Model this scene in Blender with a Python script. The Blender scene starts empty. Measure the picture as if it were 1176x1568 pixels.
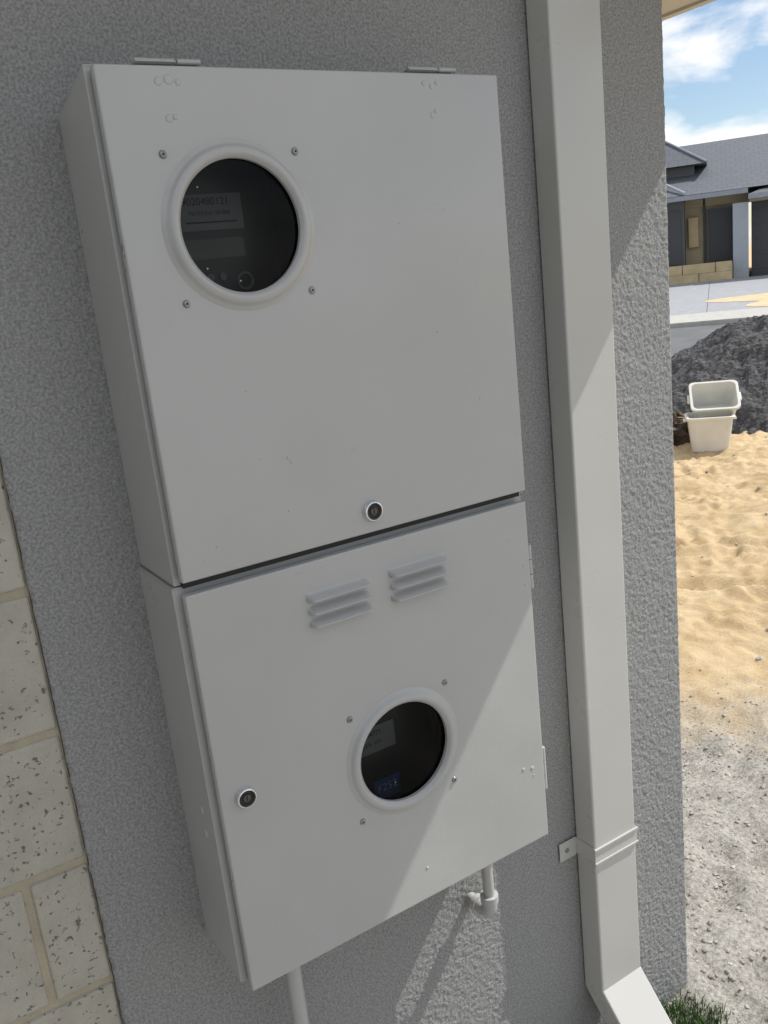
import bpy, bmesh, math, random
import numpy as np
from mathutils import Vector, Matrix, noise as mnoise
random.seed(7); rng=np.random.default_rng(7)
S=bpy.context.scene
S.view_settings.view_transform='Standard'; S.view_settings.look='None'; S.view_settings.exposure=0
COL=S.collection
# ------------------------------------------------------------ materials
def newmat(n):
    m=bpy.data.materials.new(n); m.use_nodes=True
    nt=m.node_tree; return m,nt,nt.nodes,nt.links,nt.nodes['Principled BSDF']
def mat(n,col,rough=.6,metal=0,var=.12,vscale=6,bump=0,bscale=200,coat=0,detail=4,wave=0):
    m,nt,N,L,b=newmat(n)
    b.inputs['Roughness'].default_value=rough; b.inputs['Metallic'].default_value=metal
    b.inputs['Coat Weight'].default_value=coat; b.inputs['Coat Roughness'].default_value=.14
    tc=N.new('ShaderNodeTexCoord')
    nz=N.new('ShaderNodeTexNoise'); nz.inputs['Scale'].default_value=vscale; nz.inputs['Detail'].default_value=6
    L.new(tc.outputs['Object'],nz.inputs['Vector'])
    r=N.new('ShaderNodeValToRGB'); r.color_ramp.elements[0].position=.3; r.color_ramp.elements[1].position=.7
    r.color_ramp.elements[0].color=tuple(c*(1-var) for c in col)+(1,)
    r.color_ramp.elements[1].color=tuple(min(1,c*(1+var)) for c in col)+(1,)
    L.new(nz.outputs['Fac'],r.inputs['Fac']); L.new(r.outputs['Color'],b.inputs['Base Color'])
    if bump:
        n2=N.new('ShaderNodeTexNoise'); n2.inputs['Scale'].default_value=bscale; n2.inputs['Detail'].default_value=detail
        L.new(tc.outputs['Object'],n2.inputs['Vector'])
        bp=N.new('ShaderNodeBump'); bp.inputs['Distance'].default_value=bump; bp.inputs['Strength'].default_value=1
        L.new(n2.outputs['Fac'],bp.inputs['Height'])
        if wave:
            n3=N.new('ShaderNodeTexNoise'); n3.inputs['Scale'].default_value=3.2; n3.inputs['Detail'].default_value=1.5
            L.new(tc.outputs['Object'],n3.inputs['Vector'])
            b3=N.new('ShaderNodeBump'); b3.inputs['Distance'].default_value=wave; L.new(n3.outputs['Fac'],b3.inputs['Height'])
            L.new(b3.outputs['Normal'],bp.inputs['Normal'])
            # uneven sheen of brushed-on paint
            n4=N.new('ShaderNodeTexNoise'); n4.inputs['Scale'].default_value=14; n4.inputs['Detail'].default_value=6
            mp=N.new('ShaderNodeMapping'); mp.inputs['Scale'].default_value=(.35,1,1); L.new(tc.outputs['Object'],mp.inputs['Vector']); L.new(mp.outputs['Vector'],n4.inputs['Vector'])
            mr=N.new('ShaderNodeMapRange'); mr.inputs['To Min'].default_value=rough-.12; mr.inputs['To Max'].default_value=rough+.14
            L.new(n4.outputs['Fac'],mr.inputs['Value']); L.new(mr.outputs['Result'],b.inputs['Roughness'])
        L.new(bp.outputs['Normal'],b.inputs['Normal'])
    return m
M={}
M['box']=mat('box_paint',(.425,.427,.42),.32,var=.04,vscale=4,bump=.00022,bscale=260,coat=.5,wave=.012)
M['pipe']=mat('downpipe_paint',(.51,.507,.485),.30,var=.025,vscale=3,coat=.3,bump=.00008,bscale=120,wave=.006)
M['dark']=mat('dark_liner',(.010,.010,.011),.6)  # near-black colour stands in for shade in the cabinets and door gaps
M['black']=mat('black_plastic',(.014,.014,.016),.35)
M['chrome']=mat('chrome',(.75,.75,.76),.18,metal=1,var=.02)
M['steel']=mat('dark_steel',(.12,.12,.12),.3,metal=1,var=.05)
M['rivet']=mat('rivet',(.30,.30,.31),.35,metal=.8)
M['label']=mat('label',(.15,.155,.16),.5,var=.08)
M['lcd']=mat('lcd',(.055,.06,.055),.2)
M['ink']=mat('ink',(.008,.008,.008),.6)
M['blue']=mat('blue_label',(.02,.07,.22),.5)
M['whiteink']=mat('white_ink',(.3,.3,.3),.5)
M['soffit']=mat('soffit_paint',(.66,.60,.48),.7,var=.03)
M['soffw']=mat('soffit_white',(.78,.78,.77),.7,var=.02)
M['concrete']=mat('concrete',(.42,.41,.38),.85,var=.1,vscale=8,bump=.003,bscale=60)
M['mortar']=mat('mortar',(.44,.39,.29),.95,var=.12,vscale=25,bump=.002,bscale=300)
M['tub']=mat('white_plastic',(.68,.68,.64),.4,var=.06)
M['asphalt']=mat('asphalt',(.12,.123,.13),.85,var=.15,vscale=3,bump=.004,bscale=90)
M['paving']=mat('grey_paving',(.30,.31,.33),.85,var=.1,vscale=5)
M['sandm']=mat('verge_sand',(.55,.44,.27),.95,var=.15,vscale=4)
M['limestone']=mat('limestone',(.50,.40,.24),.9,var=.15,vscale=3)
M['cream']=mat('cream_brick',(.42,.36,.25),.9,var=.08,vscale=3)
M['charcoal']=mat('charcoal_metal',(.045,.05,.06),.5,var=.05)
M['greywall']=mat('grey_render',(.10,.105,.115),.8,var=.05)
M['palegrey']=mat('pale_grey_render',(.36,.40,.45),.8,var=.04)
M['gutter']=mat('gutter_paint',(.26,.29,.34),.5)
M['litter']=mat('dark_litter',(.05,.035,.025),.8,var=.5,vscale=12,bump=.01,bscale=30)
M['card']=mat('cardboard',(.20,.14,.08),.9)
M['pebble']=mat('pebbles',(.34,.32,.29),.9,var=.55,vscale=60)
M['glasswin']=mat('window_glass',(.03,.04,.05),.1)
def stucco():
    m,nt,N,L,b=newmat('grey_stucco'); b.inputs['Roughness'].default_value=.8
    tc=N.new('ShaderNodeTexCoord')
    n1=N.new('ShaderNodeTexNoise'); n1.inputs['Scale'].default_value=250; n1.inputs['Detail'].default_value=3
    n2=N.new('ShaderNodeTexNoise'); n2.inputs['Scale'].default_value=1.6; n2.inputs['Detail'].default_value=5
    for n in(n1,n2): L.new(tc.outputs['Object'],n.inputs['Vector'])
    r=N.new('ShaderNodeValToRGB'); r.color_ramp.elements[0].position=.36; r.color_ramp.elements[1].position=.62
    r.color_ramp.elements[0].color=(.21,.211,.21,1); r.color_ramp.elements[1].color=(.335,.337,.332,1)
    L.new(n1.outputs['Fac'],r.inputs['Fac'])
    mr=N.new('ShaderNodeMapRange'); mr.inputs['To Min'].default_value=.90; mr.inputs['To Max'].default_value=1.10
    L.new(n2.outputs['Fac'],mr.inputs['Value'])
    mx=N.new('ShaderNodeVectorMath'); mx.operation='SCALE'
    L.new(r.outputs['Color'],mx.inputs[0]); L.new(mr.outputs['Result'],mx.inputs['Scale']); L.new(mx.outputs['Vector'],b.inputs['Base Color'])
    bp=N.new('ShaderNodeBump'); bp.inputs['Distance'].default_value=.0013; L.new(n1.outputs['Fac'],bp.inputs['Height']); L.new(bp.outputs['Normal'],b.inputs['Normal'])
    return m
M['stucco']=stucco()
def block():
    m,nt,N,L,b=newmat('pitted_block'); b.inputs['Roughness'].default_value=.92
    tc=N.new('ShaderNodeTexCoord')
    n1=N.new('ShaderNodeTexNoise'); n1.inputs['Scale'].default_value=120; n1.inputs['Detail'].default_value=3; n1.inputs['Roughness'].default_value=.55
    n2=N.new('ShaderNodeTexNoise'); n2.inputs['Scale'].default_value=9; n2.inputs['Detail'].default_value=8; n2.inputs['Roughness'].default_value=.65
    n3=N.new('ShaderNodeTexNoise'); n3.inputs['Scale'].default_value=330; n3.inputs['Detail'].default_value=3
    for n in(n1,n2,n3): L.new(tc.outputs['Object'],n.inputs['Vector'])
    r=N.new('ShaderNodeValToRGB'); r.color_ramp.elements[0].position=.29; r.color_ramp.elements[1].position=.37
    r.color_ramp.elements[0].color=(0,0,0,1); r.color_ramp.elements[1].color=(1,1,1,1)
    L.new(n1.outputs['Fac'],r.inputs['Fac'])
    r2=N.new('ShaderNodeValToRGB'); r2.color_ramp.elements[0].position=.3;r2.color_ramp.elements[1].position=.7
    r2.color_ramp.elements[0].color=(.38,.355,.30,1); r2.color_ramp.elements[1].color=(.51,.485,.42,1)
    L.new(n2.outputs['Fac'],r2.inputs['Fac'])
    mx=N.new('ShaderNodeMixRGB'); mx.inputs['Color1'].default_value=(.19,.17,.14,1); L.new(r.outputs['Color'],mx.inputs['Fac']); L.new(r2.outputs['Color'],mx.inputs['Color2'])
    L.new(mx.outputs['Color'],b.inputs['Base Color'])
    ad=N.new('ShaderNodeMath'); ad.operation='MULTIPLY_ADD'; ad.inputs[1].default_value=.45; L.new(n3.outputs['Fac'],ad.inputs[0]); L.new(r.outputs['Color'],ad.inputs[2])
    bp=N.new('ShaderNodeBump'); bp.inputs['Distance'].default_value=.0025; L.new(ad.outputs[0],bp.inputs['Height']); L.new(bp.outputs['Normal'],b.inputs['Normal'])
    return m
M['block']=block()
def glass():
    m=bpy.data.materials.new('viewing_glass'); m.use_nodes=True; nt=m.node_tree;N=nt.nodes;L=nt.links
    N.remove(N['Principled BSDF'])
    t=N.new('ShaderNodeBsdfTransparent'); t.inputs['Color'].default_value=(.6,.61,.61,1)
    g=N.new('ShaderNodeBsdfGlossy'); g.inputs['Roughness'].default_value=.03
    fr=N.new('ShaderNodeFresnel'); fr.inputs['IOR'].default_value=1.22
    mx=N.new('ShaderNodeMixShader'); L.new(fr.outputs[0],mx.inputs[0]); L.new(t.outputs[0],mx.inputs[1]); L.new(g.outputs[0],mx.inputs[2])
    L.new(mx.outputs[0],N['Material Output'].inputs['Surface']); return m
M['glass']=glass()
CX,CY,CZ=-.3382,-1.2805,-.2805
UX,UY=.790,.613; VX,VY=.613,-.790
def ground_mat():
    m,nt,N,L,b=newmat('ground_soil'); b.inputs['Roughness'].default_value=.97; b.inputs['Specular IOR Level'].default_value=.1
    tc=N.new('ShaderNodeTexCoord')
    dp=N.new('ShaderNodeVectorMath'); dp.operation='DOT_PRODUCT'; dp.inputs[1].default_value=(UX,UY,0); L.new(tc.outputs['Object'],dp.inputs[0])
    nb=N.new('ShaderNodeTexNoise'); nb.inputs['Scale'].default_value=3; nb.inputs['Detail'].default_value=10; nb.inputs['Roughness'].default_value=.65; L.new(tc.outputs['Object'],nb.inputs['Vector'])
    ad=N.new('ShaderNodeMath'); ad.operation='MULTIPLY_ADD'; ad.inputs[1].default_value=1.3; L.new(nb.outputs['Fac'],ad.inputs[0]); L.new(dp.outputs['Value'],ad.inputs[2])
    r=N.new('ShaderNodeMapRange'); r.inputs['From Min'].default_value=2.75; r.inputs['From Max'].default_value=3.35; L.new(ad.outputs[0],r.inputs['Value'])
    ns=N.new('ShaderNodeTexNoise'); ns.inputs['Scale'].default_value=5; ns.inputs['Detail'].default_value=12; ns.inputs['Roughness'].default_value=.7; L.new(tc.outputs['Object'],ns.inputs['Vector'])
    rs=N.new('ShaderNodeValToRGB'); e=rs.color_ramp.elements; e[0].position=.3;e[1].position=.7; e[0].color=(.45,.32,.17,1); e[1].color=(.68,.54,.35,1); L.new(ns.outputs['Fac'],rs.inputs['Fac'])
    ng=N.new('ShaderNodeTexNoise'); ng.inputs['Scale'].default_value=70; ng.inputs['Detail'].default_value=7; ng.inputs['Roughness'].default_value=.75; L.new(tc.outputs['Object'],ng.inputs['Vector'])
    rg=N.new('ShaderNodeValToRGB'); e=rg.color_ramp.elements; e[0].position=.34;e[1].position=.62; e[0].color=(.23,.215,.19,1); e[1].color=(.55,.525,.48,1); L.new(ng.outputs['Fac'],rg.inputs['Fac'])
    mx=N.new('ShaderNodeMixRGB'); L.new(r.outputs['Result'],mx.inputs['Fac']); L.new(rg.outputs['Color'],mx.inputs['Color1']); L.new(rs.outputs['Color'],mx.inputs['Color2'])
    L.new(mx.outputs['Color'],b.inputs['Base Color'])
    bp=N.new('ShaderNodeBump'); bp.inputs['Distance'].default_value=.012; L.new(ng.outputs['Fac'],bp.inputs['Height']); L.new(bp.outputs['Normal'],b.inputs['Normal'])
    return m
M['ground']=ground_mat()
M['pile']=mat('blue_metal_gravel',(.078,.078,.082),.95,var=.5,vscale=28,bump=.03,bscale=22)
def grassm():
    m,nt,N,L,b=newmat('grass_blade'); b.inputs['Roughness'].default_value=.6
    oi=N.new('ShaderNodeTexCoord'); n=N.new('ShaderNodeTexNoise'); n.inputs['Scale'].default_value=60; L.new(oi.outputs['Object'],n.inputs['Vector'])
    r=N.new('ShaderNodeValToRGB'); r.color_ramp.elements[0].position=.35;r.color_ramp.elements[1].position=.65
    r.color_ramp.elements[0].color=(.03,.09,.015,1); r.color_ramp.elements[1].color=(.09,.18,.03,1)
    L.new(n.outputs['Fac'],r.inputs['Fac']); L.new(r.outputs['Color'],b.inputs['Base Color']); return m
M['grass']=grassm()
def roof_mat():
    m,nt,N,L,b=newmat('roof_tiles'); b.inputs['Roughness'].default_value=.7
    tc=N.new('ShaderNodeTexCoord'); br=N.new('ShaderNodeTexBrick'); br.inputs['Scale'].default_value=1
    br.inputs['Brick Width'].default_value=.3; br.inputs['Row Height'].default_value=.33; br.inputs['Mortar Size'].default_value=.015
    br.inputs['Color1'].default_value=(.095,.105,.125,1); br.inputs['Color2'].default_value=(.105,.115,.14,1); br.inputs['Mortar'].default_value=(.075,.08,.095,1)
    L.new(tc.outputs['Object'],br.inputs['Vector']); L.new(br.outputs['Color'],b.inputs['Base Color']); return m
M['roof']=roof_mat()
# ------------------------------------------------------------ helpers
def empty(n,loc=(0,0,0),rz=0):
    e=bpy.data.objects.new(n,None); e.location=loc; e.rotation_euler=(0,0,rz); COL.objects.link(e); return e
def addobj(n,bm,m,parent=None,smooth=False):
    me=bpy.data.meshes.new(n); bm.normal_update(); bm.to_mesh(me); bm.free()
    if m: me.materials.append(M[m] if isinstance(m,str) else m)
    if smooth:
        for p in me.polygons: p.use_smooth=True
    o=bpy.data.objects.new(n,me); COL.objects.link(o)
    if parent: o.parent=parent
    return o
def bbox_bm(bm,x0,x1,y0,y1,z0,z1,bev=0,seg=2):
    r=bmesh.ops.create_cube(bm,size=1); vs=r['verts']
    for v in vs: v.co=Vector(((x0+x1)/2+v.co.x*(x1-x0),(y0+y1)/2+v.co.y*(y1-y0),(z0+z1)/2+v.co.z*(z1-z0)))
    if bev:
        es=list({e for v in vs for e in v.link_edges})
        bmesh.ops.bevel(bm,geom=es,offset=bev,segments=seg,affect='EDGES',profile=.5)
def box(n,x0,x1,y0,y1,z0,z1,m,bev=0,parent=None,seg=2):
    bm=bmesh.new(); bbox_bm(bm,x0,x1,y0,y1,z0,z1,bev,seg); return addobj(n,bm,m,parent)
def lathe(n,prof,c,axis,m,parent=None,seg=64,smooth=True,closed=False):
    bm=bmesh.new(); rings=[]
    for r,h in prof:
        ring=[]
        for i in range(seg):
            a=2*math.pi*i/seg
            if axis=='y': co=(c[0]+r*math.cos(a),c[1]-h,c[2]+r*math.sin(a))
            elif axis=='z': co=(c[0]+r*math.cos(a),c[1]+r*math.sin(a),c[2]+h)
            else: co=(c[0]+h,c[1]+r*math.cos(a),c[2]+r*math.sin(a))
            ring.append(bm.verts.new(co))
        rings.append(ring)
    for k in range(len(rings)-1):
        for i in range(seg):
            bm.faces.new((rings[k][i],rings[k][(i+1)%seg],rings[k+1][(i+1)%seg],rings[k+1][i]))
    if closed:
        for rg in (rings[0],rings[-1]): bm.faces.new(rg)
    bmesh.ops.recalc_face_normals(bm,faces=bm.faces)
    o=addobj(n,bm,m,parent,smooth)
    if smooth:
        md=o.modifiers.new('e','EDGE_SPLIT'); md.split_angle=math.radians(35)
    return o
def tube(n,pts,r,m,parent=None):
    cu=bpy.data.curves.new(n,'CURVE'); cu.dimensions='3D'; cu.bevel_depth=r; cu.bevel_resolution=6; cu.use_fill_caps=True
    sp=cu.splines.new('POLY'); sp.points.add(len(pts)-1)
    for i,p in enumerate(pts): sp.points[i].co=(*p,1)
    o=bpy.data.objects.new(n,cu); COL.objects.link(o); cu.materials.append(M[m])
    dg=bpy.context.evaluated_depsgraph_get(); me=bpy.data.meshes.new_from_object(o.evaluated_get(dg))
    bpy.data.objects.remove(o); o2=bpy.data.objects.new(n,me); COL.objects.link(o2)
    for p in me.polygons: p.use_smooth=True
    if parent: o2.parent=parent
    return o2
def boolean(o,cutters):
    for c in cutters:
        md=o.modifiers.new('b','BOOLEAN'); md.operation='DIFFERENCE'; md.object=c; md.solver='EXACT'
    bpy.context.view_layer.update()
    dg=bpy.context.evaluated_depsgraph_get(); me=bpy.data.meshes.new_from_object(o.evaluated_get(dg))
    o.modifiers.clear(); o.data=me
    for c in cutters: bpy.data.objects.remove(c)
def text(n,s,loc,size,m,parent):
    cu=bpy.data.curves.new(n,'FONT'); cu.body=s; cu.size=size; cu.materials.append(M[m])
    o=bpy.data.objects.new(n,cu); o.location=loc; o.rotation_euler=(math.radians(90),0,0); COL.objects.link(o); o.parent=parent
    return o
def vnoise(X,Y,freq,seed):
    r=np.random.default_rng(seed); T=r.random((512,512))
    x=X*freq+37.3;y=Y*freq+91.7; xi=np.floor(x).astype(int);yi=np.floor(y).astype(int);fx=x-xi;fy=y-yi
    fx=fx*fx*(3-2*fx);fy=fy*fy*(3-2*fy)
    g=lambda a,b:T[a%512,b%512]
    return (g(xi,yi)*(1-fx)+g(xi+1,yi)*fx)*(1-fy)+(g(xi,yi+1)*(1-fx)+g(xi+1,yi+1)*fx)*fy
def rn(X,Y,f,seed,a):
    c,s_=math.cos(a),math.sin(a); return vnoise(X*c+Y*s_,-X*s_+Y*c,f,seed)
def gridmesh(n,V,nx,ny,m,parent=None,smooth=True):
    me=bpy.data.meshes.new(n)
    i=np.arange(nx-1)[:,None]*ny+np.arange(ny-1)[None,:]
    F=np.stack([i,i+ny,i+ny+1,i+1],-1).reshape(-1,4)
    me.vertices.add(len(V)); me.vertices.foreach_set('co',V.astype(np.float32).ravel())
    me.loops.add(F.size); me.loops.foreach_set('vertex_index',F.astype(np.int32).ravel())
    me.polygons.add(len(F)); me.polygons.foreach_set('loop_start',np.arange(0,F.size,4,dtype=np.int32))
    try: me.polygons.foreach_set('loop_total',np.full(len(F),4,dtype=np.int32))
    except Exception: pass
    me.update(calc_edges=True); me.validate()
    me.polygons.foreach_set('use_smooth',[smooth]*len(F))
    me.materials.append(M[m]); o=bpy.data.objects.new(n,me); COL.objects.link(o)
    if parent:o.parent=parent
    return o
GZ=-2.083
def s_of(x,y): return (x-CX)*UX+(y-CY)*UY
def gh(s):
    return GZ+np.interp(s,[11,14,32,45,400],[0,.08,.743,.8,.8])
# ------------------------------------------------------------ near house
H=empty('rendered_house')
XE=1.163; XB=-.164; WT=.62
dx=.0025
xs=np.arange(XB,XE+1e-6,dx); zs=np.arange(GZ-.05,.30,dx)
X,Z=np.meshgrid(xs,zs,indexing='ij')
h=.55*rn(X,Z,280,1,.5)+.50*rn(X,Z,175,2,1.1)+.15*rn(X,Z,70,3,.8)
h=(h-h.mean()); Y=-np.clip(h,-.35,.6)*.0029
edge=np.minimum(X-XB,XE-X); Y=Y+np.where(edge<.004,(.004-edge)*1.5,0)
V=np.stack([X+np.where(edge<.004,(vnoise(X,Z,90,5)-.5)*.004,0),Y,Z],-1).reshape(-1,3)
gridmesh('stucco_wall_face',V,len(xs),len(zs),'stucco',H)
box('stucco_wall_core',XB+.001,XE-.001,.006,.23,GZ-.3,.298,'stucco',parent=H)
box('stucco_wall_upper',XB+.001,XE-.001,-.001,.23,.299,WT,'stucco',parent=H)
box('side_wall',XE-.24,XE-.0015,.231,9,GZ-.3,WT,'stucco',parent=H)
bm=bmesh.new(); P=.2185
for k in range(-6,8):
    zt=-.646-P*k; zb=zt-P
    js=[XB-.002]+[(-.256 if k%2==0 else -.436)-.36*i for i in range(10 if k%2==0 else 9)]
    for a,b2 in zip(js[:-1],js[1:]):
        x1=a-(.006 if a!=js[0] else 0); x0=b2+.006
        j=random.uniform(-.0015,.0015)
        bbox_bm(bm,x0,x1,.012+j,.10,zb+.0065,min(zt-.0065,WT),.004,2)
addobj('block_courses',bm,'block',H)
box('mortar_bed',-3.6,XB,.0165,.2,GZ-.3,WT-.001,'mortar',parent=H)
EX=1.41; EZ=.226; OV=-.56
box('front_soffit',-3.6,1.46,OV,.6,WT+.004,WT+.016,'soffw',parent=H)
box('front_fascia',-3.6,1.48,OV-.022,OV-.001,WT-.006,WT+.17,'soffit',parent=H)
box('side_soffit',XE+.002,EX-.012,OV,9,EZ,EZ+.012,'soffit',parent=H)
box('side_fascia',EX-.012,EX+.01,OV-.02,9,EZ-.006,EZ+.52,'soffit',parent=H)
bm=bmesh.new(); z8=WT+.17
vs=[bm.verts.new(v) for v in ((-3.7,-.66,z8),(1.52,-.66,z8),(1.52,9,z8),(-3.7,9,z8),(-1.3,2,1.8),(-1.3,7,1.8),(-3.7,2,1.8),(-3.7,7,1.8))]
for f in ((0,1,4,6),(1,2,5,4),(2,3,7,5),(6,4,5,7),(0,3,2,1)): bm.faces.new([vs[i] for i in f])
addobj('tiled_roof',bm,'roof',H)
# unseen charcoal panels added at the left to cut light from that side
F2=empty('metal_fence'); bm=bmesh.new(); yy=-.75
while yy>-7:
    bbox_bm(bm,-1.92,-1.88,yy-.09,yy,GZ-.05,.30); bbox_bm(bm,-1.90,-1.885,yy-.16,yy-.09,GZ-.05,.30); yy-=.16
bbox_bm(bm,-1.94,-1.86,-7,-.70,.301,.35,.005,1)
addobj('shade_blocker_panels',bm,'charcoal',F2)
# ------------------------------------------------------------ meter box
B=empty('meter_box')
D=.1683
def shell(n,x0,x1,z0,z1,yf,drop=0):
    t=.003
    bm=bmesh.new()
    bbox_bm(bm,x0,x1,yf,-.001,z1-t,z1,.0008,1); bbox_bm(bm,x0,x1,yf,-.001,z0,z0+t,.0008,1)
    bbox_bm(bm,x0,x0+t,yf,-.001,z0+t,z1-t); bbox_bm(bm,x1-t,x1,yf,-.001,z0+t,z1-t)
    f=.02
    bbox_bm(bm,x0+t,x0+f,yf+.0005,yf+.003,z0+t,z1-t); bbox_bm(bm,x1-f,x1-t,yf+.0005,yf+.003,z0+t,z1-t)
    bbox_bm(bm,x0+f,x1-f,yf+.0005,yf+.003,z1-f,z1-t); bbox_bm(bm,x0+f,x1-f,yf+.0005,yf+.003,z0+t,z0+f)
    if drop:
        for v in bm.verts:
            if v.co.z>z1-.006: v.co.z-=drop*max(0,(v.co.y-yf)/(-yf))
    addobj(n,bm,'box',B)
    zt=z1-t-.001-drop
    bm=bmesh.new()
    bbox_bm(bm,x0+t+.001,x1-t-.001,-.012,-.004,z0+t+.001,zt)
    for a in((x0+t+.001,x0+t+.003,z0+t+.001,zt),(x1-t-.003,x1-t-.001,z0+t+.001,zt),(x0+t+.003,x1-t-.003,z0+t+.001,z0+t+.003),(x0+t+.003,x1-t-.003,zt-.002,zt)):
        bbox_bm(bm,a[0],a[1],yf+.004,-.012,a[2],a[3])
    addobj(n+'_liner',bm,'dark',B)  # near-black lining paints in the darkness of the unlit cabinet interior
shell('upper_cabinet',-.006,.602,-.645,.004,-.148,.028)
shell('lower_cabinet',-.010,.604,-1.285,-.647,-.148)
box('door_gap_shade',.004,.596,-.155,-.1485,-.6485,-.630,'dark',parent=B)  # dark strip paints the shade in the gap between the two doors
box('upper_side_gap_shade',.006,.012,-.156,-.1485,-.62,-.01,'dark',parent=B)  # shade behind the upper door's left edge, painted as a dark strip
box('lower_side_gap_shade',.006,.012,-.156,-.1485,-1.28,-.67,'dark',parent=B)  # same painted gap shade behind the lower door's left edge
def door(n,x0,x1,z0,z1,holes):
    o=box(n,x0,x1,-D,-.1535,z0,z1,'box',.0026,B,3)
    c=[box('cut',x0+.003,x1-.003,-D+.003,-.10,z0+.003,z1-.003,'box')]
    for hx,hz,r in holes: c.append(lathe('cutc',[(r,-.2),(r,.4)],(hx,-.1,hz),'y','box',closed=True,seg=96,smooth=False))
    boolean(o,c); return o
R0=.083
c1=(.157,-.190); c2=(.311,-1.008)
door('upper_door',0,.6,-.638,0,[(c1[0],c1[1],R0+.001)])
door('lower_door',0,.598,-1.293,-.656,[(c2[0],c2[1],R0+.001)])
def window(n,c):
    prof=[(R0,-.003),(R0,.0030),(R0+.001,.0042),(R0+.003,.0066),(R0+.0055,.0085),(R0+.008,.0088),(R0+.0125,.0075),(R0+.0145,.0060),(R0+.0165,.0030),(R0+.0185,.0014),(R0+.0225,.0006),(R0+.0235,.0)]
    lathe(n+'_ring',prof,(c[0],-D-.0002,c[1]),'y','box',B,96)
    lathe(n+'_glass',[(0.0001,0),(R0+.004,0)],(c[0],-D+.0045,c[1]),'y','glass',B,64)
    for sx in(-1,1):
        for sz in(-1,1):
            lathe(n+'_rivet',[(.0001,.0002),(.0013,.0004),(.0015,.0028),(.0026,.0030),(.0042,.0022),(.0052,0)],(c[0]+sx*.0903,-D,c[1]+sz*.0893),'y','rivet',B,20)
            lathe(n+'_rivet_hole',[(.0001,.0008),(.0014,.0008)],(c[0]+sx*.0903,-D,c[1]+sz*.0893),'y','ink',B,12)
window('upper_window',c1); window('lower_window',c2)
def lock(n,x,z,a):
    lathe(n+'_ring',[(.0122,.0065),(.0128,.0078),(.0145,.0072),(.0160,.004),(.0165,0)],(x,-D,z),'y','chrome',B,40)
    lathe(n+'_barrel',[(.0001,.0045),(.0095,.0045),(.0105,.006),(.0122,.0064)],(x,-D,z),'y','black',B,40)
    lathe(n+'_core',[(.0001,.0062),(.0055,.0062),(.0062,.005)],(x,-D,z),'y','steel',B,24)
    k=box(n+'_keyway',x-.0008,x+.0008,-D-.0068,-D-.0060,z-.0042,z+.0042,'ink',parent=B)
lock('upper_lock',.302,-.605,0); lock('lower_lock',.038,-.974,0)
def louvre(bm,x0,x1,zt):
    prof=[(0,0),(.0015,.0004),(.0040,.0026),(.0068,.0090),(.0092,.0145),(.0104,.0160),(.0120,.0160),(.0128,.0145),(.0132,.004),(.0132,0)]
    n=24; rows=[]
    for i in range(n+1):
        t=i/n; t=.5-.5*math.cos(math.pi*t); x=x0+(x1-x0)*t; e=min(t,1-t)*(x1-x0); k=min(1,e/.006); k=math.sin(k*math.pi/2)
        rows.append([bm.verts.new((x,-D-o*k,zt-d)) for d,o in prof])
    for i in range(n):
        for j in range(len(prof)-1): bm.faces.new((rows[i][j],rows[i+1][j],rows[i+1][j+1],rows[i][j+1]))
bm=bmesh.new()
for x0,x1 in((.176,.281),(.318,.424)):
    for k in range(3): louvre(bm,x0,x1,-.7005-k*.0198)
bmesh.ops.recalc_face_normals(bm,faces=bm.faces)
o=addobj('louvres',bm,'box',B,True); md=o.modifiers.new('e','EDGE_SPLIT'); md.split_angle=math.radians(50)
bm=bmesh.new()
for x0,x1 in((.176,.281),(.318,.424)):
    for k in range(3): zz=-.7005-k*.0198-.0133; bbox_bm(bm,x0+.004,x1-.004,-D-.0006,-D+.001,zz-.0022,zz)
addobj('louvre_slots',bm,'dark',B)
def hinge_top(x0,x1):
    bm=bmesh.new(); xm=x0+(x1-x0)*.62
    bbox_bm(bm,x0,xm-.001,-.160,-.135,.0055,.0075,.0006,1)
    bbox_bm(bm,xm+.001,x1,-.150,-.120,.0055,.0075,.0006,1)
    for a,b in((x0,xm-.002),(xm+.002,x1)): 
        r=bmesh.ops.create_cone(bm,segments=16,radius1=.0034,radius2=.0034,depth=b-a,cap_ends=True,matrix=Matrix.Translation(((a+b)/2,-.154,.0075))@Matrix.Rotation(math.pi/2,4,'Y'))
    addobj('top_hinge',bm,'box',B)
hinge_top(.054,.138); hinge_top(.449,.533)
for za,zb in((-.735,-.815),(-1.120,-1.205)):
    bm=bmesh.new(); L3=(za-zb)/3
    for k in range(3):
        a=za-k*L3-.001; b=za-(k+1)*L3+.001
        bmesh.ops.create_cone(bm,segments=16,radius1=.0045,radius2=.0045,depth=a-b,cap_ends=True,matrix=Matrix.Translation((.6055,-.158,(a+b)/2)))
    bbox_bm(bm,.6042,.6058,-.15,-.12,zb,za,.0005,1)
    addobj('side_hinge',bm,'box',B)
def blob(bm,x,z,r,hh,y=-D):
    r2=bmesh.ops.create_uvsphere(bm,u_segments=12,v_segments=8,radius=1)
    for v in r2['verts']: v.co=Vector((x+v.co.x*r,y+v.co.y*hh,z+v.co.z*r))
bm=bmesh.new()
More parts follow.
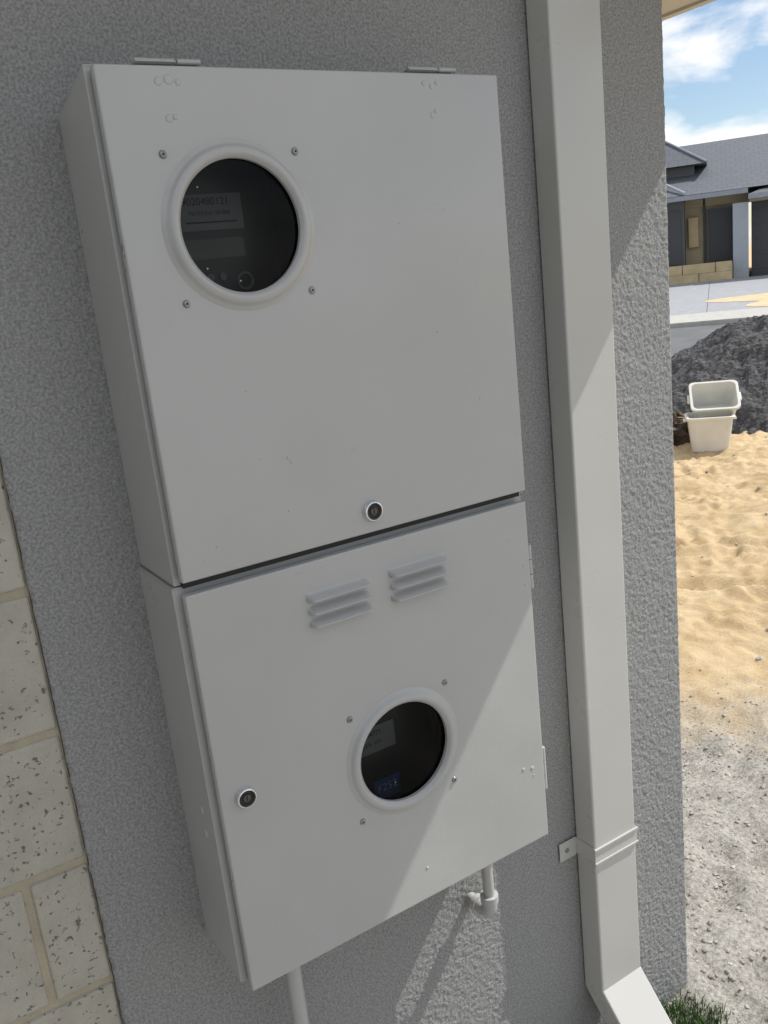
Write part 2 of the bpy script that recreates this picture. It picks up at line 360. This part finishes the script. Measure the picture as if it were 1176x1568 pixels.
for x,z,r in((.082,-.06,.005),(.090,-.058,.0035),(.075,-.018,.005),(.088,-.016,.006),(.100,-.019,.004),(.475,-.056,.004),(.482,-.05,.003),(.465,-.014,.004),(.478,-.018,.004),(.487,-.013,.003),(.168,-.575,.0018),(.055,-.60,.0015),(.178,-.50,.0028),(.182,-.507,.0022),(.585,-.80,.003),(.583,-.765,.002),(.55,-1.14,.004),(.57,-1.145,.004),(.573,-1.16,.002),(.33,-1.235,.003),(.4,-.2,.001),(.45,-.36,.0012),(.13,-.4,.001),(.52,-.47,.001)):
    blob(bm,x,z,r,.0012)
for i in range(40): blob(bm,random.uniform(.02,.58),random.uniform(-1.28,-.02),random.uniform(.0005,.0012),.0006)
addobj('weld_dimples',bm,'box',B,True)
bm=bmesh.new()
for z,yy_,r in((-.205,-.160,.0022),(-.215,-.163,.0014),(-.232,-.159,.0012),(-.05,-.161,.0009),(-.41,-.162,.001),(-.70,-.160,.0013),(-1.1,-.162,.001)):
    r2=bmesh.ops.create_uvsphere(bm,u_segments=8,v_segments=6,radius=1)
    for v in r2['verts']: v.co=Vector((v.co.x*.0003,yy_+v.co.y*r,z+v.co.z*r*2))
addobj('paint_chips',bm,'steel',B,True)
bm=bmesh.new()
for z in(-1.005,-1.045):
    r2=bmesh.ops.create_uvsphere(bm,u_segments=12,v_segments=8,radius=1)
    for v in r2['verts']: v.co=Vector((-.010+v.co.x*.0025,-.105+v.co.y*.007,z+v.co.z*.007))
addobj('side_plugs',bm,'box',B,True)
# meters inside
box('electricity_meter',.07,.245,-.088,-.013,-.34,-.06,'black',.006,B)
box('meter_label',.100,.196,-.0895,-.0883,-.186,-.139,'label',parent=B)
box('meter_display',.104,.192,-.0895,-.0883,-.223,-.197,'lcd',parent=B)
text('meter_number','9020480121',(.110,-.0898,-.153),.0136,'ink',B)
text('meter_number_small','METERING 00180E',(.118,-.0898,-.166),.0075,'ink',B)
box('label_bar',.112,.186,-.0899,-.0896,-.1765,-.1745,'ink',parent=B)
lathe('meter_button',[(.0001,.003),(.005,.003),(.006,.0)],(.136,-.088,-.248),'y','label',B,24)
lathe('meter_button_2',[(.0001,.003),(.005,.003),(.006,.0)],(.154,-.088,-.248),'y','label',B,24)
lathe('optical_port',[(.0095,.0),(.0095,.003),(.0122,.003),(.013,0)],(.186,-.088,-.256),'y','label',B,32)
box('gas_meter',.22,.43,-.10,-.013,-1.15,-.93,'black',.012,B)
box('gas_meter_label',.262,.335,-.1015,-.1003,-1.032,-.985,'label',parent=B)
text('gas_label_text','2204771',(.268,-.1018,-1.002),.012,'ink',B)
text('gas_label_text_2','m3/h  kPa',(.268,-.1018,-1.018),.010,'ink',B)
box('gas_meter_tag',.285,.335,-.1015,-.1003,-1.122,-1.086,'blue',parent=B)
text('gas_tag_text','F252',(.290,-.1018,-1.108),.020,'whiteink',B)
# ------------------------------------------------------------ gas pipe & conduit
def arc(c,r,a0,a1,n=8):
    return [(c[0],c[1]+r*math.cos(math.radians(a0+(a1-a0)*i/n)),c[2]+r*math.sin(math.radians(a0+(a1-a0)*i/n))) for i in range(n+1)]
G=empty('gas_pipe')
px,py=.524,-.066
tube('riser',[(px,py,-1.27),(px,py,-1.465)],.0112,'box',G)
tube('elbow',[(px,py,-1.455),(px,py,-1.468)]+arc((px,py+.022,-1.47),.022,180,270)+[(px,-.02,-1.492)],.0145,'box',G)
lathe('elbow_collar',[(.0112,0),(.0178,.001),(.0178,.015),(.0112,.016)],(px,py,-1.462),'z','box',G,24)
lathe('pipe_to_wall',[(.0105,0),(.0105,.05)],(px,.01,-1.492),'y','box',G,24)
lathe('elbow_collar_wall',[(.0105,0),(.0178,.001),(.0178,.013),(.0105,.014)],(px,-.018,-1.492),'y','box',G,24)
Cn=empty('electrical_conduit')
tube('conduit_run',[(.100,-.08,-1.27),(.100,-.08,-2.12)],.0135,'box',Cn)
lathe('conduit_gland',[(.0135,-.018),(.018,-.016),(.018,0)],(.1,-.08,-1.285),'z','box',Cn,24)
# ------------------------------------------------------------ downpipe
DP=empty('downpipe')
x0,x1=.812,.934; yf=-.060; yb=-.003
def pipebody():
    bm=bmesh.new(); path=[(0,.6),(0,-1.85),(-.17,-2.03)]
    pr=[]; r=.004
    for cx_,cy_,a0 in((x1-r,yb-r,0),(x0+r,yb-r,90),(x0+r,yf+r,180),(x1-r,yf+r,270)):
        for i in range(5):
            a=math.radians(a0+22.5*i); pr.append((cx_+r*math.cos(a),cy_+r*math.sin(a)))
    rings=[]
    for k,(dy,zz) in enumerate(path):
        ring=[]
        for x,y in pr:
            d=y-yf
            if k==0: co=(x,y,zz)
            elif k==1: co=(x,y,zz-d*.38)
            else: co=(x,yf+dy+d*.72,zz-d*.70)
            ring.append(bm.verts.new(co))
        rings.append(ring)
    n=len(pr)
    for k in range(2):
        for i in range(n): bm.faces.new((rings[k][i],rings[k][(i+1)%n],rings[k+1][(i+1)%n],rings[k+1][i]))
    bmesh.ops.recalc_face_normals(bm,faces=bm.faces)
    o=addobj('pipe_body',bm,'pipe',DP)
    md=o.modifiers.new('s','SOLIDIFY'); md.thickness=.0012; md.offset=-1
pipebody()
bm=bmesh.new(); zc=-1.503
bbox_bm(bm,x0-.0022,x1+.0022,yf-.0022,yf-.0004,zc-.019,zc+.019,.0005,1)
bbox_bm(bm,x0-.0022,x0-.0004,yf-.0004,-.004,zc-.019,zc+.019); bbox_bm(bm,x1+.0004,x1+.0022,yf-.0004,-.004,zc-.019,zc+.019)
for dz in(-.0165,.0165): bbox_bm(bm,x0-.0044,x1+.0044,yf-.0056,yf-.0023,zc+dz-.0026,zc+dz+.0026,.0008,1)
bbox_bm(bm,x0-.050,x0-.0022,-.0055,-.0038,zc-.022,zc+.022,.0005,1); bbox_bm(bm,x1+.0022,x1+.035,-.0055,-.0038,zc-.022,zc+.022,.0005,1)
addobj('wall_strap',bm,'pipe',DP)
lathe('strap_screw',[(.0001,.003),(.004,.0028),(.006,0)],(x0-.03,-.0055,zc),'y','rivet',DP,20)
# ------------------------------------------------------------ ground
def axis(lo,hi,d0,d1,step,grow=1.18):
    a=list(np.arange(d0,d1+1e-6,step)); s=step;v=d1
    while v<hi: s*=grow; v+=s; a.append(v)
    s=step;v=d0; b=[]
    while v>lo: s*=grow; v-=s; b.append(v)
    return np.array(b[::-1]+a)
gx=axis(-400,500,.8,8.0,.020); gy=axis(-400,500,-.6,5.6,.020)
X,Y=np.meshgrid(gx,gy,indexing='ij'); s=s_of(X,Y)
Zg=gh(s)
w_s=np.clip((s-3.2)/.8,0,1)*np.clip((11.5-s)/1.5,0,1); w_g=np.clip((3.8-s)/.6,0,1)
amp=np.where(np.hypot(X-3,Y-2)<14,1,0)
sand=(rn(X,Y,1.8,11,.4)-.5)*.07+(rn(X,Y,5.0,12,1.2)-.5)*.045+np.abs(rn(X,Y,9,13,.7)-.5)*-.05+(rn(X,Y,19,14,.2)-.5)*.024+(rn(X,Y,34,19,.9)-.5)*.014
cl=np.clip(rn(X,Y,4.2,41,.6)-.55,0,1)*2.2; sand=sand+cl*(rn(X,Y,26,42,.3)-.4)*.06
grav=(rn(X,Y,1.7,15,.3)-.5)*.05+(rn(X,Y,6,16,1.0)-.5)*.050+(rn(X,Y,15,17,.5)-.5)*.034+(rn(X,Y,38,18,.8)-.5)*.016
tr=np.sin((X*.55+Y*.83)*38+3*vnoise(X,Y,3,31))*.010*np.clip(vnoise(X,Y,1.3,32)*2-.6,0,1)
Zg=Zg+amp*(sand*w_s+(grav+tr)*w_g)
for i in range(80):
    fx=rng.uniform(2.3,7.5); fy=rng.uniform(.5,5.5); a=rng.uniform(0,3.14)
    dxp=X-fx;dyp=Y-fy; u=dxp*math.cos(a)+dyp*math.sin(a); v=-dxp*math.sin(a)+dyp*math.cos(a)
    q=(u/.15)**2+(v/.06)**2; Zg=Zg-.035*np.exp(-q**2)+.013*np.exp(-(q-1.7)**2*3)
for s0 in (5.0,5.75):
    d=s-s0-.18*(X-4)*.3; Zg=Zg-amp*.045*np.exp(-(d/.07)**4)*(.4+.6*vnoise(X,Y,2,61))+amp*.018*np.exp(-((np.abs(d)-.12)/.04)**2)
gridmesh('ground',np.stack([X,Y,Zg],-1).reshape(-1,3),len(gx),len(gy),'ground')
def gheight(x,y):
    i=min(max(np.searchsorted(gx,x)-1,0),len(gx)-2); j=min(max(np.searchsorted(gy,y)-1,0),len(gy)-2)
    fx=(x-gx[i])/(gx[i+1]-gx[i]); fy=(y-gy[j])/(gy[j+1]-gy[j])
    return (Zg[i,j]*(1-fx)+Zg[i+1,j]*fx)*(1-fy)+(Zg[i,j+1]*(1-fx)+Zg[i+1,j+1]*fx)*fy
def sv(s_,v_): return (CX+UX*s_+VX*v_,CY+UY*s_+VY*v_)
def sheet(n,s0,s1,v0,v1,off,m,ns=12):
    bm=bmesh.new(); prev=None
    for i in range(ns+1):
        ss=s0+(s1-s0)*i/ns; zz=float(gh(ss))+off
        a=bm.verts.new((*sv(ss,v0),zz)); b=bm.verts.new((*sv(ss,v1),zz))
        if prev: bm.faces.new((prev[0],prev[1],b,a))
        prev=(a,b)
    bmesh.ops.recalc_face_normals(bm,faces=bm.faces)
    return addobj(n,bm,m)
def kerb(n,s0,s1,v0,v1,h,m='concrete'):
    bm=bmesh.new(); z0=float(gh(s0)); z1=float(gh(s1))
    vs=[]
    for (ss,vv,zz) in((s0,v0,z0),(s0,v1,z0),(s1,v1,z1),(s1,v0,z1)): vs.append((bm.verts.new((*sv(ss,vv),zz-.1)),bm.verts.new((*sv(ss,vv),zz+h))))
    bm.faces.new([a[1] for a in vs])
    for i in range(4): bm.faces.new((vs[i][0],vs[(i+1)%4][0],vs[(i+1)%4][1],vs[i][1]))
    bmesh.ops.recalc_face_normals(bm,faces=bm.faces); bmesh.ops.bevel(bm,geom=[e for e in bm.edges],offset=.015,segments=2,affect='EDGES')
    return addobj(n,bm,m)
sheet('road',13.8,19.2,-60,60,.03,'asphalt')
kerb('kerb',13.5,13.8,-60,60,.12); kerb('kerb.001',19.2,19.5,-60,60,.12)
sheet('footpath',19.5,21.5,-60,60,.05,'concrete')
sheet('driveway',21.5,31.2,-9,-.25,.05,'paving')
sheet('driveway.001',25.5,31.2,-.24,7,.05,'paving')
bm=bmesh.new(); pts=[]
for i in range(40):
    t=i/40*2*math.pi; rr_=1+.18*math.sin(3*t+1)+.1*math.sin(5*t)
    ss=23.4+1.7*math.sin(t)*rr_; vv=3.4+3.6*math.cos(t)*rr_; pts.append(bm.verts.new((*sv(ss,vv),float(gh(ss))+.056)))
bm.faces.new(pts); addobj('sand_verge',bm,'sandm')
sheet('verge',21.5,25.5,-.24,14,.05,'paving')
sheet('footpath.001',10.8,11.7,-30,30,.05,'concrete')
def pebbles(n,cnt,fn,smin,smax,m):
    base=bmesh.new(); bmesh.ops.create_icosphere(base,subdivisions=1,radius=1); bv=np.array([v.co[:] for v in base.verts]); bf=np.array([[v.index for v in f.verts] for f in base.faces]); base.free()
    VV=[];FF=[];k=0
    for i in range(cnt):
        q=fn()
        if q is None: continue
        sz=smin+(smax-smin)*rng.random()**3
        P_=bv*(1+.35*(rng.random((len(bv),1))-.5))*sz*np.array([1,rng.uniform(.6,1),rng.uniform(.45,.8)])
        a=rng.uniform(0,6.28); c_,s_=math.cos(a),math.sin(a)
        P_=np.stack([P_[:,0]*c_-P_[:,1]*s_,P_[:,0]*s_+P_[:,1]*c_,P_[:,2]],-1)+np.array([q[0],q[1],q[2]+sz*.1])
        VV.append(P_);FF.append(bf+k);k+=len(bv)
    me=bpy.data.meshes.new(n); me.from_pydata(np.concatenate(VV).tolist(),[],np.concatenate(FF).tolist()); me.materials.append(M[m])
    o=bpy.data.objects.new(n,me); COL.objects.link(o); return o
def f1():
    x=rng.uniform(.95,3.0);y=rng.uniform(-.6,1.7)
    if s_of(x,y)>3.4+rng.normal(0,.25): return None
    if x<XE+.005 and y>-.005: return None
    return (x,y,gheight(x,y))
pebbles('gravel',10000,f1,.0018,.009,'pebble')
def f2():
    x=rng.uniform(2.3,8);y=rng.uniform(.5,6); return (x,y,gheight(x,y))
pebbles('scattered_stones',320,f2,.004,.022,'pebble')
pc=sv(11.0,.95)
n_=190; a=np.linspace(-2.8,2.8,n_); A,Bm=np.meshgrid(a,a,indexing='ij')
rr=np.hypot(A/1.28,Bm/.85); hp=1.16*(1-np.clip(rr/1.9,0,1)**1.35)
hp=hp*(1+.22*(rn(A,Bm,1.6,21,.4)-.5))+np.where(rr<2.0,(rn(A,Bm,5,22,.9)-.5)*.09+(rn(A,Bm,14,23,.2)-.5)*.06+(rn(A,Bm,30,24,.6)-.5)*.04,-.08)
hp=np.where(rr>2.05,-.15,hp)
gridmesh('gravel_pile',np.stack([pc[0]+A*VX+Bm*UX,pc[1]+A*VY+Bm*UY,GZ+hp],-1).reshape(-1,3),n_,n_,'pile',smooth=False)
# ------------------------------------------------------------ tubs
def tub(n,loc,rx,rz,w=.44,d=.34,h=.27):
    bm=bmesh.new()
    def ring(ww,dd,z,r=.05):
        out=[]
        for cx_,cy_,a0 in((ww/2-r,dd/2-r,0),(-ww/2+r,dd/2-r,90),(-ww/2+r,-dd/2+r,180),(ww/2-r,-dd/2+r,270)):
            for i in range(5):
                aa=math.radians(a0+22.5*i); out.append(bm.verts.new((cx_+r*math.cos(aa),cy_+r*math.sin(aa),z)))
        return out
    k=.80
    R_=[ring(w*k*.94,d*k*.94,0),ring(w*k,d*k,.012),ring(w*.96,d*.96,h-.03),ring(w*.97,d*.97,h-.028),ring(w*1.05,d*1.06,h-.026),ring(w*1.06,d*1.07,h-.004),ring(w*1.04,d*1.05,h),ring(w*.95,d*.94,h),ring(w*k*.97,d*k*.97,.02)]
    m_=len(R_[0])
    for p,q in zip(R_[:-1],R_[1:]):
        for i in range(m_): bm.faces.new((p[i],p[(i+1)%m_],q[(i+1)%m_],q[i]))
    bm.faces.new(R_[0]); bm.faces.new(R_[-1]); bmesh.ops.recalc_face_normals(bm,faces=bm.faces)
    for sx in(-1,1): bbox_bm(bm,sx*w*.545-.012,sx*w*.545+.012,-.05,.05,h-.05,h-.03,.004,1)
    o=addobj(n,bm,'tub'); o.location=loc; o.rotation_euler=(rx,0,rz); return o
tx,ty=sv(8.65,-.09); rzt=math.atan2(VY,VX)
z0=gheight(tx,ty)
tub('plastic_tub',(tx,ty,z0-.02),0,rzt+.1,w=.40,d=.34,h=.33)
tx2,ty2=sv(8.88,-.06)
tub('plastic_tub.001',(tx2+.02,ty2+.02,z0+.24),math.radians(38),rzt+.1,w=.41,d=.34,h=.30)
lx,ly=sv(9.0,-.46)
bm=bmesh.new(); bmesh.ops.create_icosphere(bm,subdivisions=4,radius=1)
for v in bm.verts:
    nn=mnoise.noise(v.co*2.3)*.5+mnoise.noise(v.co*6)*.2
    v.co=Vector((lx+v.co.x*.2*(1+nn),ly+v.co.y*.22*(1+nn),gheight(lx,ly)+.08+v.co.z*.19*(1+nn)))
addobj('rubbish_bag',bm,'litter')
bm=bmesh.new(); 
for i,(du,dv,hh) in enumerate(((0,-.1,.30),(.12,0,.25))):
    qx,qy=sv(9.1+du,-.35+dv); r2=bmesh.ops.create_cube(bm,size=1)
    for v in r2['verts']:
        p=Vector((v.co.x*.22,v.co.y*.015,v.co.z*.16)); p.rotate(Matrix.Rotation(1.2+i*.4,3,'X')); p.rotate(Matrix.Rotation(rzt+.5*i-.3,3,'Z')); v.co=p+Vector((qx,qy,z0+hh-.05))
addobj('cardboard_scrap',bm,'card')
VV=[];FF=[];k=0
for i in range(7000):
    x=rng.uniform(.9,1.22);y=rng.uniform(-.34,.02)
    if x<XE+.01 and y>-.004: continue
    if ((x-1.03)/.10)**2+((y+.12)/.13)**2>1+.3*rng.normal(): continue
    z=gheight(x,y)-.004; hh=rng.uniform(.015,.04); a=rng.uniform(0,6.28); w=.0012; l=rng.uniform(0,.6)*hh; b=rng.uniform(0,6.28)
    ex,ey=l*math.cos(b),l*math.sin(b); wx,wy=w*math.cos(a),w*math.sin(a)
    VV+=[(x-wx,y-wy,z),(x+wx,y+wy,z),(x+ex*.4+wx*.8,y+ey*.4+wy*.8,z+hh*.6),(x+ex*.4-wx*.8,y+ey*.4-wy*.8,z+hh*.6),(x+ex,y+ey,z+hh)]
    FF+=[(k,k+1,k+2,k+3),(k+3,k+2,k+4)];k+=5
me=bpy.data.meshes.new('grass');me.from_pydata(VV,[],FF);me.materials.append(M['grass']);COL.objects.link(bpy.data.objects.new('grass',me))
# ------------------------------------------------------------ house opposite
hx,hy=sv(32,0); zb=-1.34
BH=empty('brick_house',(hx,hy,zb),math.atan2(VY,VX))
box('grey_bay_wall',-6.5,-1.0,-.2,6,-.3,2.62,'greywall',parent=BH)
box('bay_window',-4.2,-1.9,-.26,-.2,.9,2.2,'glasswin',parent=BH)
box('bay_panel',-1.45,-1.1,-.25,-.2,.6,2.3,'charcoal',parent=BH)
box('cream_wall',-1.0,.95,.6,6,-.3,2.62,'cream',parent=BH)
box('cream_upper_beam',-1.0,1.0,.5,.6,2.35,2.62,'cream',parent=BH)
box('wall_meter_box',-.9,-.58,.42,.6,1.1,2.05,'limestone',.02,parent=BH)
box('wall_downpipe',-.44,-.36,.5,.6,.5,2.6,'charcoal',parent=BH)
box('garage_pier',.46,.92,-.5,.1,-.3,2.3,'palegrey',.01,parent=BH)
box('garage_door',1.02,6.0,0,.1,-.3,2.3,'charcoal',parent=BH)
for i in range(5): box('door_rib',1.02,6.0,-.03,0,.25+i*.45,.27+i*.45,'greywall',parent=BH)
box('garage_lintel',.94,6.6,-.2,.2,2.3,2.55,'cream',parent=BH)
box('garage_side_wall',6.02,6.6,0,6,-.3,2.6,'cream',parent=BH)
box('gutter',-6.9,.9,-.75,-.62,2.56,2.70,'gutter',parent=BH)
box('garage_gutter',.9,7.0,-1.0,-.88,2.36,2.50,'gutter',parent=BH)
def poly(n,vs,fs,m,par):
    bm=bmesh.new(); v=[bm.verts.new(q) for q in vs]
    for f in fs: bm.faces.new([v[i] for i in f])
    bmesh.ops.recalc_face_normals(bm,faces=bm.faces); return addobj(n,bm,m,par)
poly('main_hip_roof',[(-9,-.6,2.72),(8,-.6,2.72),(8,11,2.72),(-9,11,2.72),(-4,5,4.76),(4.5,5,4.76)],[(0,1,5,4),(1,2,5),(2,3,4,5),(3,0,4),(0,3,2,1)],'roof',BH)
poly('wing_hip_roof',[(-7,1.0,3.75),(-.3,1.0,3.75),(-.3,5,3.75),(-7,5,3.75),(-2.0,2.8,4.95),(-5.2,2.8,4.95)],[(0,1,4,5),(1,2,4),(2,3,5,4),(3,0,5),(0,3,2,1)],'roof',BH)
box('wing_wall',-6.6,-.7,1.4,4.5,2.8,3.74,'greywall',parent=BH)
tube('wing_hip_cap',[(-.3,1.0,3.78),(-2.0,2.8,4.98)],.035,'gutter',BH)
tube('valley_flashing',[(-1.75,.55,3.3),(-.95,-.6,2.78)],.04,'palegrey',BH)
poly('garage_hip_roof',[(.9,-1.0,2.50),(7,-1.0,2.50),(7,4,2.50),(.9,4,2.50),(3.2,1.6,3.3),(5,1.6,3.3)],[(0,1,5,4),(1,2,5),(2,3,4,5),(3,0,4),(0,3,2,1)],'roof',BH)
F=empty('metal_fence.001',(hx,hy,zb),math.atan2(VY,VX))
bm=bmesh.new()
for i in range(12): bbox_bm(bm,-.3+i*.062,-.3+i*.062+.04,.28,.31,.5,2.22)
bbox_bm(bm,-.3,.45,.311,.33,.5,2.2); bbox_bm(bm,-.32,.45,.26,.34,2.2,2.27)
addobj('garden_fence_panels',bm,'charcoal',F)
RW=empty('retaining_wall',(hx,hy,zb),math.atan2(VY,VX))
bm=bmesh.new()
for r_ in range(2):
    for i in range(8):
        xx=.42-i*1.0-(.5 if r_ else 0); xa=max(xx-.98,-7.5); bbox_bm(bm,xa,xx,-.9,-.62,-.02+r_*.3,.275+r_*.3,.006,1)
bbox_bm(bm,-.06,.42,-.9,-.62,.28,.575,.006,1)
addobj('limestone_blocks',bm,'limestone',RW)
box('retained_soil',-7.4,.44,-.6,.55,-.1,.52,'sandm',parent=RW)
# ------------------------------------------------------------ light
sd=Vector((1,-.27,1.28)).normalized(); el=math.asin(sd.z); az=math.atan2(sd.x,sd.y)
sl=bpy.data.lights.new('sun','SUN'); sl.energy=4.8; sl.angle=math.radians(.5); sl.color=(1,.965,.91)
so=bpy.data.objects.new('sun',sl); so.rotation_euler=sd.to_track_quat('Z','Y').to_euler(); so.location=(3,-3,5); COL.objects.link(so)
W=bpy.data.worlds.new('World'); S.world=W; W.use_nodes=True; nt=W.node_tree;N=nt.nodes;L=nt.links
sk=N.new('ShaderNodeTexSky'); sk.sky_type='NISHITA'; sk.sun_disc=False; sk.sun_elevation=el; sk.sun_rotation=az; sk.air_density=1; sk.dust_density=.3; sk.ozone_density=1.5
tc=N.new('ShaderNodeTexCoord'); mp=N.new('ShaderNodeMapping'); mp.inputs['Scale'].default_value=(1,1,2.6); mp.inputs['Location'].default_value=(.37,.2,.05)
L.new(tc.outputs['Generated'],mp.inputs['Vector'])
cn=N.new('ShaderNodeTexNoise'); cn.inputs['Scale'].default_value=4.2; cn.inputs['Detail'].default_value=10; cn.inputs['Roughness'].default_value=.55; cn.inputs['Distortion'].default_value=.25
L.new(mp.outputs['Vector'],cn.inputs['Vector'])
cr=N.new('ShaderNodeValToRGB'); cr.color_ramp.elements[0].position=.43; cr.color_ramp.elements[1].position=.54
L.new(cn.outputs['Fac'],cr.inputs['Fac'])
mx=N.new('ShaderNodeMixRGB'); mx.inputs['Color2'].default_value=(9.2,9.2,9.2,1)
L.new(cr.outputs['Color'],mx.inputs['Fac']); L.new(sk.outputs['Color'],mx.inputs['Color1'])
L.new(mx.outputs['Color'],N['Background'].inputs['Color']); N['Background'].inputs['Strength'].default_value=.12
# ------------------------------------------------------------ camera
cam=bpy.data.cameras.new('camera'); co=bpy.data.objects.new('camera',cam); COL.objects.link(co)
cam.sensor_fit='AUTO'; cam.sensor_width=36; cam.lens=1360.05/1568*36; cam.clip_start=.05; cam.clip_end=2000
Rr=((0.840577,-0.531042,-0.106887),(-0.220751,-0.155626,-0.962834),(0.494671,0.832932,-0.248043))
r_,d_,f_=[Vector(v) for v in Rr]
m4=Matrix(((r_.x,-d_.x,-f_.x,CX),(r_.y,-d_.y,-f_.y,CY),(r_.z,-d_.z,-f_.z,CZ),(0,0,0,1)))
co.matrix_world=m4; S.camera=co
